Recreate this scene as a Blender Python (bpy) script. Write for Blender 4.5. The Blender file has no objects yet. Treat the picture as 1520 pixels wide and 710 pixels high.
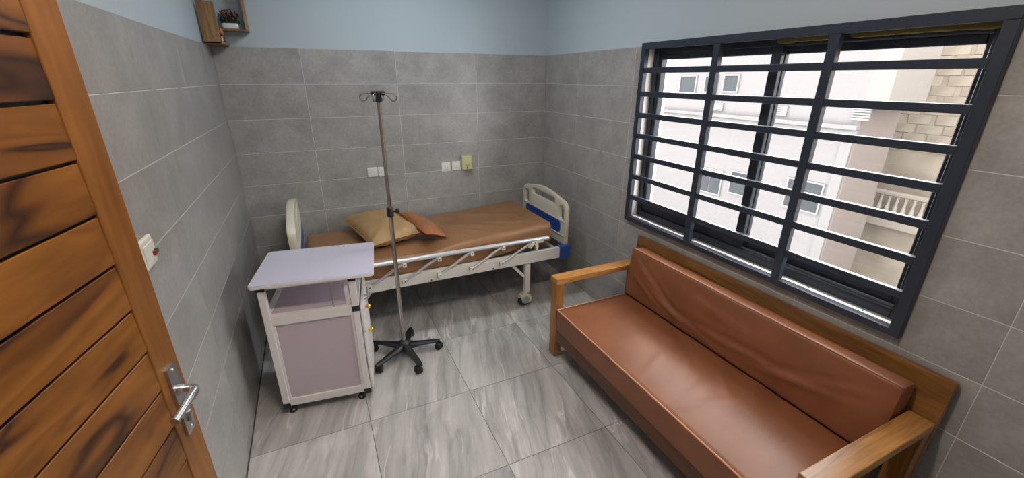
import bpy, bmesh, math, random
from mathutils import Vector, Matrix, noise

random.seed(7)
S = bpy.context.scene
COL = S.collection
R = math.radians
W = 2.6245            # room width (left wall X=0, right wall X=W, back wall Y=0)
YF = -4.60            # front wall (behind the camera)
ZC = 2.90             # ceiling

# ------------------------------------------------------------------ camera
cd = bpy.data.cameras.new('camera'); cam = bpy.data.objects.new('camera', cd); COL.objects.link(cam)
cd.sensor_width = 36.0; cd.lens = 623.729 / 1520.0 * 36.0
cd.clip_start = 0.02; cd.clip_end = 200
r_ = Vector((0.90766332, -0.41968635, 0.00326514)); u_ = Vector((0.14710715, 0.32541822, 0.93405699)); f_ = Vector((0.39307351, 0.84732895, -0.35710905))
cam.matrix_world = Matrix(((r_.x, u_.x, -f_.x, 0.5484), (r_.y, u_.y, -f_.y, -3.735), (r_.z, u_.z, -f_.z, 1.8414), (0, 0, 0, 1)))
S.camera = cam
# ------------------------------------------------------------------ world, light, exposure
w = bpy.data.worlds.new('world'); S.world = w; w.use_nodes = True
bg = w.node_tree.nodes['Background']; bg.inputs[0].default_value = (1.0, 0.975, 0.95, 1); bg.inputs[1].default_value = 18.0   # bright overcast sky
S.view_settings.view_transform = 'Standard'; S.view_settings.look = 'None'; S.view_settings.gamma = 1.0
S.view_settings.use_curve_mapping = False; S.view_settings.exposure = 0.0
LAMP_E = 64.0; FILL_W = 118.0

# ------------------------------------------------------------------ materials
MATS = {}
def newmat(name, col=(.5, .5, .5), rough=.5, metal=0.0, spec=.5):
    m = bpy.data.materials.new(name); m.use_nodes = True; MATS[name] = m
    b = m.node_tree.nodes['Principled BSDF']
    b.inputs['Base Color'].default_value = (*col, 1); b.inputs['Roughness'].default_value = rough
    b.inputs['Metallic'].default_value = metal; b.inputs['Specular IOR Level'].default_value = spec
    return m, m.node_tree, b
def nd(t, typ, **kw):
    n = t.nodes.new(typ)
    for k, v in kw.items():
        if k in n.inputs: n.inputs[k].default_value = v
        else: setattr(n, k, v)
    return n
def ramp(t, stops):
    n = t.nodes.new('ShaderNodeValToRGB'); e = n.color_ramp.elements
    while len(e) < len(stops): e.new(.5)
    for i, (p, c) in enumerate(stops): e[i].position = p; e[i].color = (*c, 1)
    return n
def mixc(t, mode='MIX', fac=.5):
    n = t.nodes.new('ShaderNodeMix'); n.data_type = 'RGBA'; n.blend_type = mode; n.inputs[0].default_value = fac
    return n
def coords(t, scale=(1, 1, 1), rot=(0, 0, 0), rnd=0.0):
    tc = t.nodes.new('ShaderNodeTexCoord'); mp = nd(t, 'ShaderNodeMapping'); mp.inputs['Scale'].default_value = scale; mp.inputs['Rotation'].default_value = rot
    t.links.new(tc.outputs['Object'], mp.inputs['Vector'])
    if rnd:
        oi = t.nodes.new('ShaderNodeObjectInfo'); mu = nd(t, 'ShaderNodeMath', operation='MULTIPLY'); mu.inputs[1].default_value = rnd
        t.links.new(oi.outputs['Random'], mu.inputs[0]); t.links.new(mu.outputs[0], mp.inputs['Location'])
    return mp.outputs[0]
def bump(t, b, src, strength=.2, dist=.01):
    n = t.nodes.new('ShaderNodeBump'); n.inputs['Strength'].default_value = strength; n.inputs['Distance'].default_value = dist
    t.links.new(src, n.inputs['Height']); t.links.new(n.outputs[0], b.inputs['Normal'])

def plain(name, col, rough=.5, metal=0, spec=.5, bs=0, bscale=40):
    m, t, b = newmat(name, col, rough, metal, spec)
    if bs:
        v = coords(t); n = nd(t, 'ShaderNodeTexNoise'); n.inputs['Scale'].default_value = bscale; n.inputs['Detail'].default_value = 4
        t.links.new(v, n.inputs['Vector']); bump(t, b, n.outputs['Fac'], bs, .004)
    return m

# wall tile : grey cement look
m, t, b = newmat('wall_tile', rough=.30)
v = coords(t, rnd=9.0)
n1 = nd(t, 'ShaderNodeTexNoise'); n1.inputs['Scale'].default_value = 5; n1.inputs['Detail'].default_value = 8; n1.inputs['Roughness'].default_value = .65
n2 = nd(t, 'ShaderNodeTexNoise'); n2.inputs['Scale'].default_value = 60; n2.inputs['Detail'].default_value = 5
t.links.new(v, n1.inputs['Vector']); t.links.new(v, n2.inputs['Vector'])
c1 = ramp(t, [(.30, (.270, .267, .263)), (.70, (.400, .394, .385))]); t.links.new(n1.outputs['Fac'], c1.inputs[0])
c2 = ramp(t, [(.3, (.90, .90, .90)), (.7, (1.06, 1.06, 1.06))]); t.links.new(n2.outputs['Fac'], c2.inputs[0])
mx = mixc(t, 'MULTIPLY', 1); t.links.new(c1.outputs[0], mx.inputs[6]); t.links.new(c2.outputs[0], mx.inputs[7])
t.links.new(mx.outputs[2], b.inputs['Base Color']); bump(t, b, n2.outputs['Fac'], .06, .002)
rr = nd(t, 'ShaderNodeMapRange'); rr.inputs['To Min'].default_value = .26; rr.inputs['To Max'].default_value = .46
t.links.new(n1.outputs['Fac'], rr.inputs['Value']); t.links.new(rr.outputs[0], b.inputs['Roughness'])

# floor tile : grey veined marble-look porcelain
m, t, b = newmat('floor_tile', rough=.30)
v = coords(t, rot=(0, 0, R(16)), rnd=7.0)
st = nd(t, 'ShaderNodeMapping'); st.inputs['Scale'].default_value = (6.5, .8, 1); t.links.new(v, st.inputs['Vector'])
wn = nd(t, 'ShaderNodeTexNoise'); wn.inputs['Scale'].default_value = 2.2; wn.inputs['Detail'].default_value = 3; t.links.new(v, wn.inputs['Vector'])
wa = nd(t, 'ShaderNodeVectorMath', operation='SCALE'); wa.inputs['Scale'].default_value = .45; t.links.new(wn.outputs['Color'], wa.inputs[0])
ad = nd(t, 'ShaderNodeVectorMath', operation='ADD'); t.links.new(st.outputs[0], ad.inputs[0]); t.links.new(wa.outputs[0], ad.inputs[1])
n1 = nd(t, 'ShaderNodeTexNoise'); n1.inputs['Scale'].default_value = 1.7; n1.inputs['Detail'].default_value = 9; n1.inputs['Roughness'].default_value = .62; t.links.new(ad.outputs[0], n1.inputs['Vector'])
c1 = ramp(t, [(.30, (.270, .266, .263)), (.48, (.405, .397, .388)), (.68, (.570, .556, .538))]); t.links.new(n1.outputs['Fac'], c1.inputs[0])
n3 = nd(t, 'ShaderNodeTexNoise'); n3.inputs['Scale'].default_value = .75; n3.inputs['Detail'].default_value = 5; n3.inputs['Roughness'].default_value = .5; t.links.new(ad.outputs[0], n3.inputs['Vector'])
cv = ramp(t, [(.485, (0, 0, 0)), (.500, (1, 1, 1)), (.515, (0, 0, 0))]); t.links.new(n3.outputs['Fac'], cv.inputs[0])
nb = nd(t, 'ShaderNodeTexNoise'); nb.inputs['Scale'].default_value = 3; nb.inputs['Detail'].default_value = 2; t.links.new(v, nb.inputs['Vector'])
cb = ramp(t, [(.45, (0, 0, 0)), (.62, (1, 1, 1))]); t.links.new(nb.outputs['Fac'], cb.inputs[0])
vm = nd(t, 'ShaderNodeMath', operation='MULTIPLY'); t.links.new(cv.outputs[0], vm.inputs[0]); t.links.new(cb.outputs[0], vm.inputs[1])
vm2 = nd(t, 'ShaderNodeMath', operation='MULTIPLY'); vm2.inputs[1].default_value = .75; t.links.new(vm.outputs[0], vm2.inputs[0])
mx = mixc(t); t.links.new(vm2.outputs[0], mx.inputs[0]); t.links.new(c1.outputs[0], mx.inputs[6]); mx.inputs[7].default_value = (.74, .72, .69, 1)
n4 = nd(t, 'ShaderNodeTexNoise'); n4.inputs['Scale'].default_value = .95; n4.inputs['Detail'].default_value = 6; t.links.new(ad.outputs[0], n4.inputs['Vector'])
cd4 = ramp(t, [(.47, (1, 1, 1)), (.5, (.74, .74, .75)), (.53, (1, 1, 1))]); t.links.new(n4.outputs['Fac'], cd4.inputs[0])
mx2 = mixc(t, 'MULTIPLY', .8); t.links.new(mx.outputs[2], mx2.inputs[6]); t.links.new(cd4.outputs[0], mx2.inputs[7])
t.links.new(mx2.outputs[2], b.inputs['Base Color'])

# teak / wood
def wood(name, dark, mid, light, axis, freq=1.0, rough=.42, rnd=11.0, dens=1.0, bands=7.0):
    """grain runs along the object's given axis"""
    m, t, b = newmat(name, rough=rough)
    sc = [7 * dens, 7 * dens, 7 * dens]; sc['xyz'.index(axis)] = 1.1
    v = coords(t, scale=tuple(sc), rnd=rnd)
    n0 = nd(t, 'ShaderNodeTexNoise'); n0.inputs['Scale'].default_value = .9 * freq; n0.inputs['Detail'].default_value = 3; n0.inputs['Distortion'].default_value = .9
    t.links.new(v, n0.inputs['Vector'])
    mu = nd(t, 'ShaderNodeMath', operation='MULTIPLY'); mu.inputs[1].default_value = bands; t.links.new(n0.outputs['Fac'], mu.inputs[0])
    fr = nd(t, 'ShaderNodeMath', operation='PINGPONG'); fr.inputs[1].default_value = 1.0; t.links.new(mu.outputs[0], fr.inputs[0])
    c1 = ramp(t, [(0.0, dark), (.22, mid), (.75, light), (1.0, mid)]); t.links.new(fr.outputs[0], c1.inputs[0])
    n2 = nd(t, 'ShaderNodeTexNoise'); n2.inputs['Scale'].default_value = 6; n2.inputs['Detail'].default_value = 6; t.links.new(v, n2.inputs['Vector'])
    c2 = ramp(t, [(.3, (.72, .70, .68)), (.7, (1.12, 1.12, 1.12))]); t.links.new(n2.outputs['Fac'], c2.inputs[0])
    mx = mixc(t, 'MULTIPLY', 1); t.links.new(c1.outputs[0], mx.inputs[6]); t.links.new(c2.outputs[0], mx.inputs[7])
    n5 = nd(t, 'ShaderNodeTexNoise'); n5.inputs['Scale'].default_value = .35; t.links.new(v, n5.inputs['Vector'])
    c5 = ramp(t, [(.38, (.70, .66, .62)), (.62, (1.1, 1.1, 1.1))]); t.links.new(n5.outputs['Fac'], c5.inputs[0])
    mx2 = mixc(t, 'MULTIPLY', .8); t.links.new(mx.outputs[2], mx2.inputs[6]); t.links.new(c5.outputs[0], mx2.inputs[7])
    t.links.new(mx2.outputs[2], b.inputs['Base Color']); bump(t, b, n2.outputs['Fac'], .08, .003)
    return m
wood('door_plank', (.038, .012, .0025), (.190, .070, .0095), (.265, .105, .0150), 'y', freq=.62, bands=10.0)
wood('door_stile', (.170, .062, .0095), (.225, .087, .0135), (.255, .104, .0175), 'z', freq=.5)
wood('sofa_wood_shaded', (.130, .056, .014), (.215, .096, .024), (.270, .126, .034), 'y', freq=.8, rough=.28, dens=2)  # darker copy of the arm wood; the back's weaker light is in the colour
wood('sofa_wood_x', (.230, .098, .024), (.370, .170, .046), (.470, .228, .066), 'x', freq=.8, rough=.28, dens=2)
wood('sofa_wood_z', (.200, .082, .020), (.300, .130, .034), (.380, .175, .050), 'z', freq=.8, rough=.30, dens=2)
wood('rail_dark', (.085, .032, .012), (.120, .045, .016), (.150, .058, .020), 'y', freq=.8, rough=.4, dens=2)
wood('shelf_wood', (.210, .120, .050), (.300, .175, .075), (.380, .230, .105), 'z', freq=1, rough=.5, dens=2)

def leather(name, col, rough, wr=.35, scale=260):
    m, t, b = newmat(name, col, rough)
    v = coords(t); n = nd(t, 'ShaderNodeTexVoronoi'); n.inputs['Scale'].default_value = scale; t.links.new(v, n.inputs['Vector'])
    n2 = nd(t, 'ShaderNodeTexNoise'); n2.inputs['Scale'].default_value = 5; n2.inputs['Detail'].default_value = 5; t.links.new(v, n2.inputs['Vector'])
    c = ramp(t, [(.3, tuple(x * .86 for x in col)), (.7, tuple(x * 1.12 for x in col))]); t.links.new(n2.outputs['Fac'], c.inputs[0])
    t.links.new(c.outputs[0], b.inputs['Base Color']); bump(t, b, n.outputs['Distance'], .08, .001)
    return m
leather('sofa_leather', (.225, .082, .035), .40)
leather('mattress_cover', (.265, .132, .060), .42)
leather('cushion_brown', (.300, .115, .045), .40)
leather('pillow_beige', (.370, .235, .105), .62, scale=400)
plain('piping', (.62, .32, .17), .4)

plain('paint_wall', (.440, .520, .585), .75, bs=.05, bscale=60)
plain('ceiling_paint', (.72, .74, .75), .8)
plain('grout', (.68, .67, .65), .85, bs=.1)
plain('floor_grout', (.075, .073, .071), .85)
plain('reveal_white', (.72, .70, .68), .5)
plain('sill_metal', (.62, .62, .62), .28, .7)
plain('grille_paint', (.022, .030, .050), .34)
plain('alu_dark', (.018, .023, .036), .35, .2)
plain('foam_yellow', (.17, .13, .035), .9, bs=.5)
plain('chrome', (.62, .62, .63), .30, 1.0)
plain('steel_brushed', (.50, .50, .51), .30, 1.0)
plain('steel_pole', (.46, .42, .39), .25, 1.0)
plain('black_plastic', (.012, .013, .016), .42)
plain('black_rubber', (.014, .014, .015), .7)
plain('cream_plastic', (.62, .60, .50), .38)
plain('cream_frame', (.62, .60, .56), .40)
plain('rail_alu', (.60, .62, .66), .30, .35)
plain('strut_alu', (.52, .51, .51), .32, .5)
plain('blue_plastic', (.020, .075, .34), .38)
plain('deck_dark', (.06, .06, .06), .6)
plain('hub_grey', (.28, .32, .38), .45)
plain('cab_white', (.74, .71, .71), .38)
plain('cab_top', (.53, .53, .66), .30)
plain('lilac_panel', (.52, .445, .50), .40, bs=.03, bscale=90)
plain('gold', (.78, .50, .06), .28, 1.0)
plain('switch_white', (.74, .74, .72), .4)
plain('box_cream', (.58, .56, .30), .5)
plain('box_cream_dark', (.42, .38, .22), .5)
plain('plate_cream', (.66, .68, .62), .45)
plain('green_plastic', (.010, .10, .05), .4)
plain('red_plastic', (.26, .02, .02), .4)
plain('orange_clay', (.62, .16, .05), .6)
plain('maroon_clay', (.10, .022, .020), .5)
plain('pot_white', (.72, .74, .76), .4)
plain('leaf_green', (.012, .055, .022), .6)
plain('leaf_dark', (.008, .025, .014), .6)
plain('flower_red', (.30, .035, .030), .6)
plain('shelf_back', (.30, .31, .32), .8)
plain('facade_white', (.080, .0765, .0785), .8, spec=.05, bs=.05)
plain('facade_cream', (.096, .087, .080), .8, spec=.05, bs=.05)
plain('facade_grey', (.080, .078, .078), .8, spec=.05)
plain('facade_shade', (.078, .066, .061), .85, spec=.05, bs=.1)  # beige side wall plaster with its shade put into the colour
m, t, b = newmat('block_wall', rough=.9, spec=.05)
v = coords(t); bt = nd(t, 'ShaderNodeTexNoise'); bt.inputs['Scale'].default_value = 1.6; bt.inputs['Detail'].default_value = 7; t.links.new(v, bt.inputs['Vector'])
c1 = ramp(t, [(.3, (.090, .076, .061)), (.7, (.132, .113, .093))]); t.links.new(bt.outputs['Fac'], c1.inputs[0]); t.links.new(c1.outputs[0], b.inputs['Base Color'])
plain('baluster_stone', (.120, .107, .092), .9, spec=.05, bs=.2)
plain('window_grey', (.020, .023, .026), .5, spec=.05)
plain('window_trim', (.095, .093, .093), .6, spec=.05)
plain('street', (.10, .098, .095), .9, spec=.05, bs=.1)
m, t, b = newmat('lamp_diffuser', (.9, .9, .9), .6); b.inputs['Emission Color'].default_value = (.90, .97, 1, 1); b.inputs['Emission Strength'].default_value = LAMP_E
m, t, b = newmat('fill_diffuser_warm', (.9, .9, .9), .6); b.inputs['Emission Color'].default_value = (1, .82, .67, 1); b.inputs['Emission Strength'].default_value = FILL_W
# thin window glass: mostly clear with a mirror sheen
m = bpy.data.materials.new('window_glass'); m.use_nodes = True; MATS['window_glass'] = m; t = m.node_tree; t.nodes.clear()
out = t.nodes.new('ShaderNodeOutputMaterial'); mxs = t.nodes.new('ShaderNodeMixShader'); tr = t.nodes.new('ShaderNodeBsdfTransparent'); gl = t.nodes.new('ShaderNodeBsdfGlossy')
tr.inputs[0].default_value = (.93, .935, .935, 1); gl.inputs['Roughness'].default_value = .02; lw = t.nodes.new('ShaderNodeLayerWeight'); lw.inputs[0].default_value = .5; pw5 = nd(t, 'ShaderNodeMath', operation='POWER'); pw5.inputs[1].default_value = 5.0
fn = nd(t, 'ShaderNodeMath', operation='MULTIPLY_ADD'); fn.inputs[1].default_value = .90; fn.inputs[2].default_value = .05
t.links.new(lw.outputs['Facing'], pw5.inputs[0]); t.links.new(pw5.outputs[0], fn.inputs[0]); t.links.new(fn.outputs[0], mxs.inputs[0]); t.links.new(tr.outputs[0], mxs.inputs[1]); t.links.new(gl.outputs[0], mxs.inputs[2]); t.links.new(mxs.outputs[0], out.inputs[0])

# ------------------------------------------------------------------ geometry helpers
WM = {}
def finish(bm, name, mat, parent=None, smooth=False, world=True):
    """link a bmesh as one mesh object; vertices are in world space (or in the parent's space if world=False)"""
    if parent is not None and world: bm.transform(WM[parent.name].inverted())
    bmesh.ops.recalc_face_normals(bm, faces=bm.faces)
    me = bpy.data.meshes.new(name); bm.to_mesh(me); bm.free()
    me.materials.append(MATS[mat])
    if smooth:
        for p in me.polygons: p.use_smooth = True
        try: me.set_sharp_from_angle(angle=R(40))
        except Exception: pass
    o = bpy.data.objects.new(name, me); COL.objects.link(o)
    if parent is not None: o.parent = parent; WM[o.name] = WM[parent.name].copy()
    else: WM[o.name] = Matrix.Identity(4)
    return o
def thing(name, label, cat, loc=(0, 0, 0), rz=0.0, group=None):
    o = bpy.data.objects.new(name, None); COL.objects.link(o); o.location = loc; o.rotation_euler = (0, 0, rz); o.empty_display_size = .1
    WM[o.name] = Matrix.Translation(loc) @ Matrix.Rotation(rz, 4, 'Z')
    if label: o['label'] = label; o['category'] = cat
    if group: o['group'] = group
    return o
def recentre(o):
    """move a top-level mesh's origin to its base"""
    me = o.data; xs = [v.co for v in me.vertices]
    c = Vector((sum((f(p[i] for p in xs)) for f in (min, max)) / 2 for i in range(3))); c.z = min(p.z for p in xs)
    me.transform(Matrix.Translation(-c)); o.location = c; WM[o.name] = Matrix.Translation(c); return o
def struct(o): o['kind'] = 'structure'; return o
def tag(o, label, cat, group=None):
    o['label'] = label; o['category'] = cat
    if group: o['group'] = group
    return o
def box(bm, x0, x1, y0, y1, z0, z1, bev=0.0, seg=2, M=None):
    r = bmesh.ops.create_cube(bm, size=1.0); vs = r['verts']
    bmesh.ops.transform(bm, matrix=Matrix.Translation(((x0 + x1) / 2, (y0 + y1) / 2, (z0 + z1) / 2)) @ Matrix.Diagonal((abs(x1 - x0), abs(y1 - y0), abs(z1 - z0), 1)), verts=vs)
    if bev:
        es = list({e for v_ in vs for e in v_.link_edges})
        rb = bmesh.ops.bevel(bm, geom=es, offset=bev, segments=seg, profile=.5, affect='EDGES')
        vs = list({v_ for f in rb['faces'] for v_ in f.verts} | {v_ for v_ in vs if v_.is_valid})
    if M is not None: bmesh.ops.transform(bm, matrix=M, verts=[v_ for v_ in vs if v_.is_valid])
    return vs
def mbox(name, mat, parent, lim, bev=.003, seg=2, world=True, M=None):
    bm = bmesh.new(); box(bm, *lim, bev=bev, seg=seg, M=M); return finish(bm, name, mat, parent, smooth=False, world=world)
def tube(bm, pts, rad, n=10, close=False, cap=True):
    """sweep a circle along a polyline; rad number or list"""
    pts = [Vector(p) for p in pts]; N = len(pts); rads = rad if isinstance(rad, (list, tuple)) else [rad] * N
    rings = []; up = None
    for i, p in enumerate(pts):
        if close: d = pts[(i + 1) % N] - pts[i - 1]
        else: d = pts[min(i + 1, N - 1)] - pts[max(i - 1, 0)]
        d.normalize()
        if up is None: up = d.orthogonal().normalized()
        else:
            up = (up - d * up.dot(d))
            up = up.normalized() if up.length > 1e-6 else d.orthogonal().normalized()
        s = d.cross(up)
        rings.append([bm.verts.new(p + (up * math.cos(2 * math.pi * k / n) + s * math.sin(2 * math.pi * k / n)) * rads[i]) for k in range(n)])
    for i in range(N if close else N - 1):
        a, b_ = rings[i], rings[(i + 1) % N]
        for k in range(n): bm.faces.new((a[k], a[(k + 1) % n], b_[(k + 1) % n], b_[k]))
    if cap and not close: bm.faces.new(rings[0]); bm.faces.new(rings[-1])
def mtube(name, mat, parent, pts, rad, n=10, world=True, close=False):
    bm = bmesh.new(); tube(bm, pts, rad, n, close); return finish(bm, name, mat, parent, True, world)
def lathe(bm, prof, n=16, M=None):
    """prof: (r, z) list around Z"""
    rings = []; vs = []
    for r, z in prof:
        ring = [bm.verts.new((r * math.cos(2 * math.pi * k / n), r * math.sin(2 * math.pi * k / n), z)) for k in range(n)]
        rings.append(ring); vs += ring
    for a, b_ in zip(rings, rings[1:]):
        for k in range(n): bm.faces.new((a[k], a[(k + 1) % n], b_[(k + 1) % n], b_[k]))
    bm.faces.new(rings[0]); bm.faces.new(rings[-1])
    if M is not None: bmesh.ops.transform(bm, matrix=M, verts=vs)
def prism(bm, loops, depth, M=None):
    """2D loops (outer + holes) in XY, extruded along +Z by depth, then transformed"""
    es = []; vs0 = []
    for lp in loops:
        vs = [bm.verts.new((x, y, 0)) for x, y in lp]; vs0 += vs
        es += [bm.edges.new((vs[i], vs[(i + 1) % len(vs)])) for i in range(len(vs))]
    if len(loops) == 1: faces = [bm.faces.new(vs0)]
    else: faces = [g for g in bmesh.ops.triangle_fill(bm, use_beauty=True, use_dissolve=False, edges=es)['geom'] if isinstance(g, bmesh.types.BMFace)]
    ex = bmesh.ops.extrude_face_region(bm, geom=faces)
    nv = [g for g in ex['geom'] if isinstance(g, bmesh.types.BMVert)]
    bmesh.ops.translate(bm, vec=(0, 0, depth), verts=nv)
    if M is not None: bmesh.ops.transform(bm, matrix=M, verts=vs0 + nv)
def rrect(x0, x1, y0, y1, r, n=5):
    out = []
    for cx, cy, a0 in ((x1 - r, y1 - r, 0), (x0 + r, y1 - r, 90), (x0 + r, y0 + r, 180), (x1 - r, y0 + r, 270)):
        for k in range(n + 1):
            a = R(a0 + 90 * k / n); out.append((cx + r * math.cos(a), cy + r * math.sin(a)))
    return out
def soft_box(bm, lim, r, nx, ny, nz, disp=None):
    """rounded box with a surface grid; disp(p, u, v, w)->Vector moves points"""
    x0, x1, y0, y1, z0, z1 = lim
    cache = {}
    def mk(i, j, k):
        key = (i, j, k)
        if key in cache: return cache[key]
        u, v, w_ = 2 * i / nx - 1, 2 * j / ny - 1, 2 * k / nz - 1
        p = Vector(((x0 + x1) / 2 + u * (x1 - x0) / 2, (y0 + y1) / 2 + v * (y1 - y0) / 2, (z0 + z1) / 2 + w_ * (z1 - z0) / 2))
        q = Vector((min(max(p.x, x0 + r), x1 - r), min(max(p.y, y0 + r), y1 - r), min(max(p.z, z0 + r), z1 - r)))
        d = p - q
        if d.length > 1e-9: p = q + d.normalized() * min(r, d.length if d.length < r else r)
        if disp: p = disp(p, u, v, w_)
        cache[key] = bm.verts.new(p); return cache[key]
    for i in range(nx):
        for j in range(ny):
            for k in (0, nz): bm.faces.new((mk(i, j, k), mk(i + 1, j, k), mk(i + 1, j + 1, k), mk(i, j + 1, k)))
    for i in range(nx):
        for k in range(nz):
            for j in (0, ny): bm.faces.new((mk(i, j, k), mk(i + 1, j, k), mk(i + 1, j, k + 1), mk(i, j, k + 1)))
    for j in range(ny):
        for k in range(nz):
            for i in (0, nx): bm.faces.new((mk(i, j, k), mk(i, j + 1, k), mk(i, j + 1, k + 1), mk(i, j, k + 1)))
def cyl_between(bm, a, b_, r, n=12): tube(bm, [a, b_], r, n)
RX = lambda a: Matrix.Rotation(R(a), 4, 'X'); RY = lambda a: Matrix.Rotation(R(a), 4, 'Y'); RZ = lambda a: Matrix.Rotation(R(a), 4, 'Z')
T = lambda x, y, z: Matrix.Translation((x, y, z))

# ================================================================== ROOM
TOP = 2.0432; RH = .2481; TW = .6918; GAP = .0026; TH = .012
ZR = [TOP - RH * k for k in range(9)] + [0.0]        # tile course edges from the top down
WY0, WY1, WZ0, WZ1 = -3.045, -1.365, .875, 2.035     # window opening
OY0, OY1 = -4.28, -3.37                              # doorway in the left wall
def wall_mesh(name, boxes):
    bm = bmesh.new()
    for l in boxes: box(bm, *l)
    return struct(finish(bm, name, 'paint_wall'))
wb = wall_mesh('wall_back', [(-.2, W + .2, TH, .2, 0, ZC)])
wl = wall_mesh('wall_left', [(-.2, -TH, OY1, TH, 0, ZC), (-.2, -TH, YF, OY0, 0, ZC), (-.2, -TH, OY0, OY1, 2.13, ZC)])
wr = wall_mesh('wall_right', [(W + TH, W + .2, WY1, TH, 0, ZC), (W + TH, W + .2, YF, WY0, 0, ZC), (W + TH, W + .2, WY0, WY1, 0, WZ0), (W + TH, W + .2, WY0, WY1, WZ1, ZC)])
wf = wall_mesh('wall_front', [(-.2, W + .2, YF - .2, YF, 0, ZC)])
bm = bmesh.new(); box(bm, -.2, W + .2, YF - .2, .2, ZC, ZC + .15); struct(finish(bm, 'ceiling', 'ceiling_paint'))
bm = bmesh.new(); box(bm, -1.4, W + .2, YF - .2, .2, -.15, -.0015); fl = struct(finish(bm, 'floor', 'floor_grout'))
# corridor beyond the doorway so that no daylight leaks in
bm = bmesh.new(); box(bm, -1.4, -1.3, YF - .2, -2.9, 0, ZC); box(bm, -1.4, -.2, -2.9, -2.8, 0, ZC); box(bm, -1.4, -.2, YF - .2, YF - .1, 0, ZC); box(bm, -1.4, -.2, YF - .2, -2.8, ZC - .3, ZC - .2)
struct(finish(bm, 'wall_corridor', 'paint_wall'))

# grout beds just behind the tile faces, then every tile
def grout_bed(par, lims):
    bm = bmesh.new()
    for l in lims: box(bm, *l)
    return finish(bm, 'grout_bed', 'grout', par)
gd = .0016
grout_bed(wb, [(0, W, gd, TH, 0, TOP - .002)])
grout_bed(wl, [(-TH, -gd, OY1, 0, 0, TOP - .002), (-TH, -gd, YF, OY0, 0, TOP - .002)])
grout_bed(wr, [(W + gd, W + TH, WY1, 0, 0, TOP - .002), (W + gd, W + TH, YF, WY0, 0, TOP - .002), (W + gd, W + TH, WY0, WY1, 0, WZ0)])
TILEMESH = {}
def tile(par, kind, a, b_, c, d, mat='wall_tile'):
    """kind: B back / L left / Rr right / F floor; a..b along wall, c..d up; shares mesh data by size"""
    h = random.uniform(-.0004, .0004)
    key = (kind, round(b_ - a, 4), round(d - c, 4))
    if key not in TILEMESH:
        la, lc = (b_ - a - GAP) / 2, (d - c - GAP) / 2; bm = bmesh.new()
        if kind == 'B': box(bm, -la, la, 0, .010, -lc, lc, .0012, 1)
        elif kind == 'L': box(bm, -.010, 0, -la, la, -lc, lc, .0012, 1)
        elif kind == 'Rr': box(bm, 0, .010, -la, la, -lc, lc, .0012, 1)
        else: box(bm, -la, la, -lc, lc, -.010, 0, .0010, 1)
        bmesh.ops.recalc_face_normals(bm, faces=bm.faces)
        me = bpy.data.meshes.new('tile'); bm.to_mesh(me); bm.free(); me.materials.append(MATS[mat]); TILEMESH[key] = me
    o = bpy.data.objects.new('tile', TILEMESH[key]); COL.objects.link(o); o.parent = par
    m1, m2 = (a + b_) / 2, (c + d) / 2
    o.location = {'B': (m1, h, m2), 'L': (h, m1, m2), 'Rr': (W + h, m1, m2), 'F': (m1, m2, h)}[kind]
for k in range(9):
    z1, z0 = ZR[k], ZR[k + 1]
    xs = [0, .5469, .5469 + TW, .5469 + 2 * TW, W]
    for a, b_ in zip(xs, xs[1:]): tile(wb, 'B', a, b_, z0, z1)
    ys = [0, -.2815] + [-.2815 - TW * i for i in range(1, 6)] + [YF]
    for b_, a in zip(ys, ys[1:]):
        for lo, hi in ((a, min(b_, OY0)), (max(a, OY1), b_)):
            if hi - lo > .02: tile(wl, 'L', lo, hi, z0, z1)
    ys = [0, -.5625] + [-.5625 - TW * i for i in range(1, 6)] + [YF]
    for b_, a in zip(ys, ys[1:]):
        # cut the tile around the window opening
        if z0 >= WZ0 - .001 or z1 <= WZ0 + .001:
            segs = [(a, b_)] if z1 <= WZ0 + .001 else [(a, min(b_, WY0)), (max(a, WY1), b_)]
            for lo, hi in segs:
                if hi - lo > .02: tile(wr, 'Rr', lo, hi, z0, z1)
        else:
            for lo, hi in [(a, min(b_, WY0)), (max(a, WY1), b_)]:
                if hi - lo > .02: tile(wr, 'Rr', lo, hi, z0, z1)
            lo, hi = max(a, WY0), min(b_, WY1)
            if hi - lo > .02: tile(wr, 'Rr', lo, hi, z0, WZ0)
fx = [0.006 - .001] + [.6059 + .6 * i for i in range(4)] + [W]
fy = [0] + [-.4985 - .5962 * i for i in range(7)] + [YF]
for a, b_ in zip(fx, fx[1:]):
    for d, c in zip(fy, fy[1:]):
        if d - c > .02: tile(fl, 'F', a, b_, c, d, 'floor_tile')

# ------------------------------------------------------------------ window (sliding aluminium, in the right wall)
win = struct(thing('window_1', None, None, (W + .1, (WY0 + WY1) / 2, WZ0)))
rv = .006
mbox('reveal_panel', 'reveal_white', win, (W + .001, W + .20, WY1 - rv, WY1 + .001, WZ0, WZ1), 0)
mbox('reveal_panel', 'reveal_white', win, (W + .001, W + .20, WY0 - .001, WY0 + rv, WZ0, WZ1), 0)
mbox('reveal_panel', 'reveal_white', win, (W + .001, W + .20, WY0, WY1, WZ1 - rv, WZ1 + .001), 0)
mbox('sill', 'sill_metal', win, (W + .001, W + .20, WY0, WY1, WZ0 - .001, WZ0 + .008), 0)
fxa, fxb = W + .055, W + .135       # window frame depth
fr = .045
bm = bmesh.new()
box(bm, fxa, fxb, WY1 - rv - fr, WY1 - rv, WZ0 + .008, WZ1 - rv, .003, 1); box(bm, fxa, fxb, WY0 + rv, WY0 + rv + fr, WZ0 + .008, WZ1 - rv, .003, 1)
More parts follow.
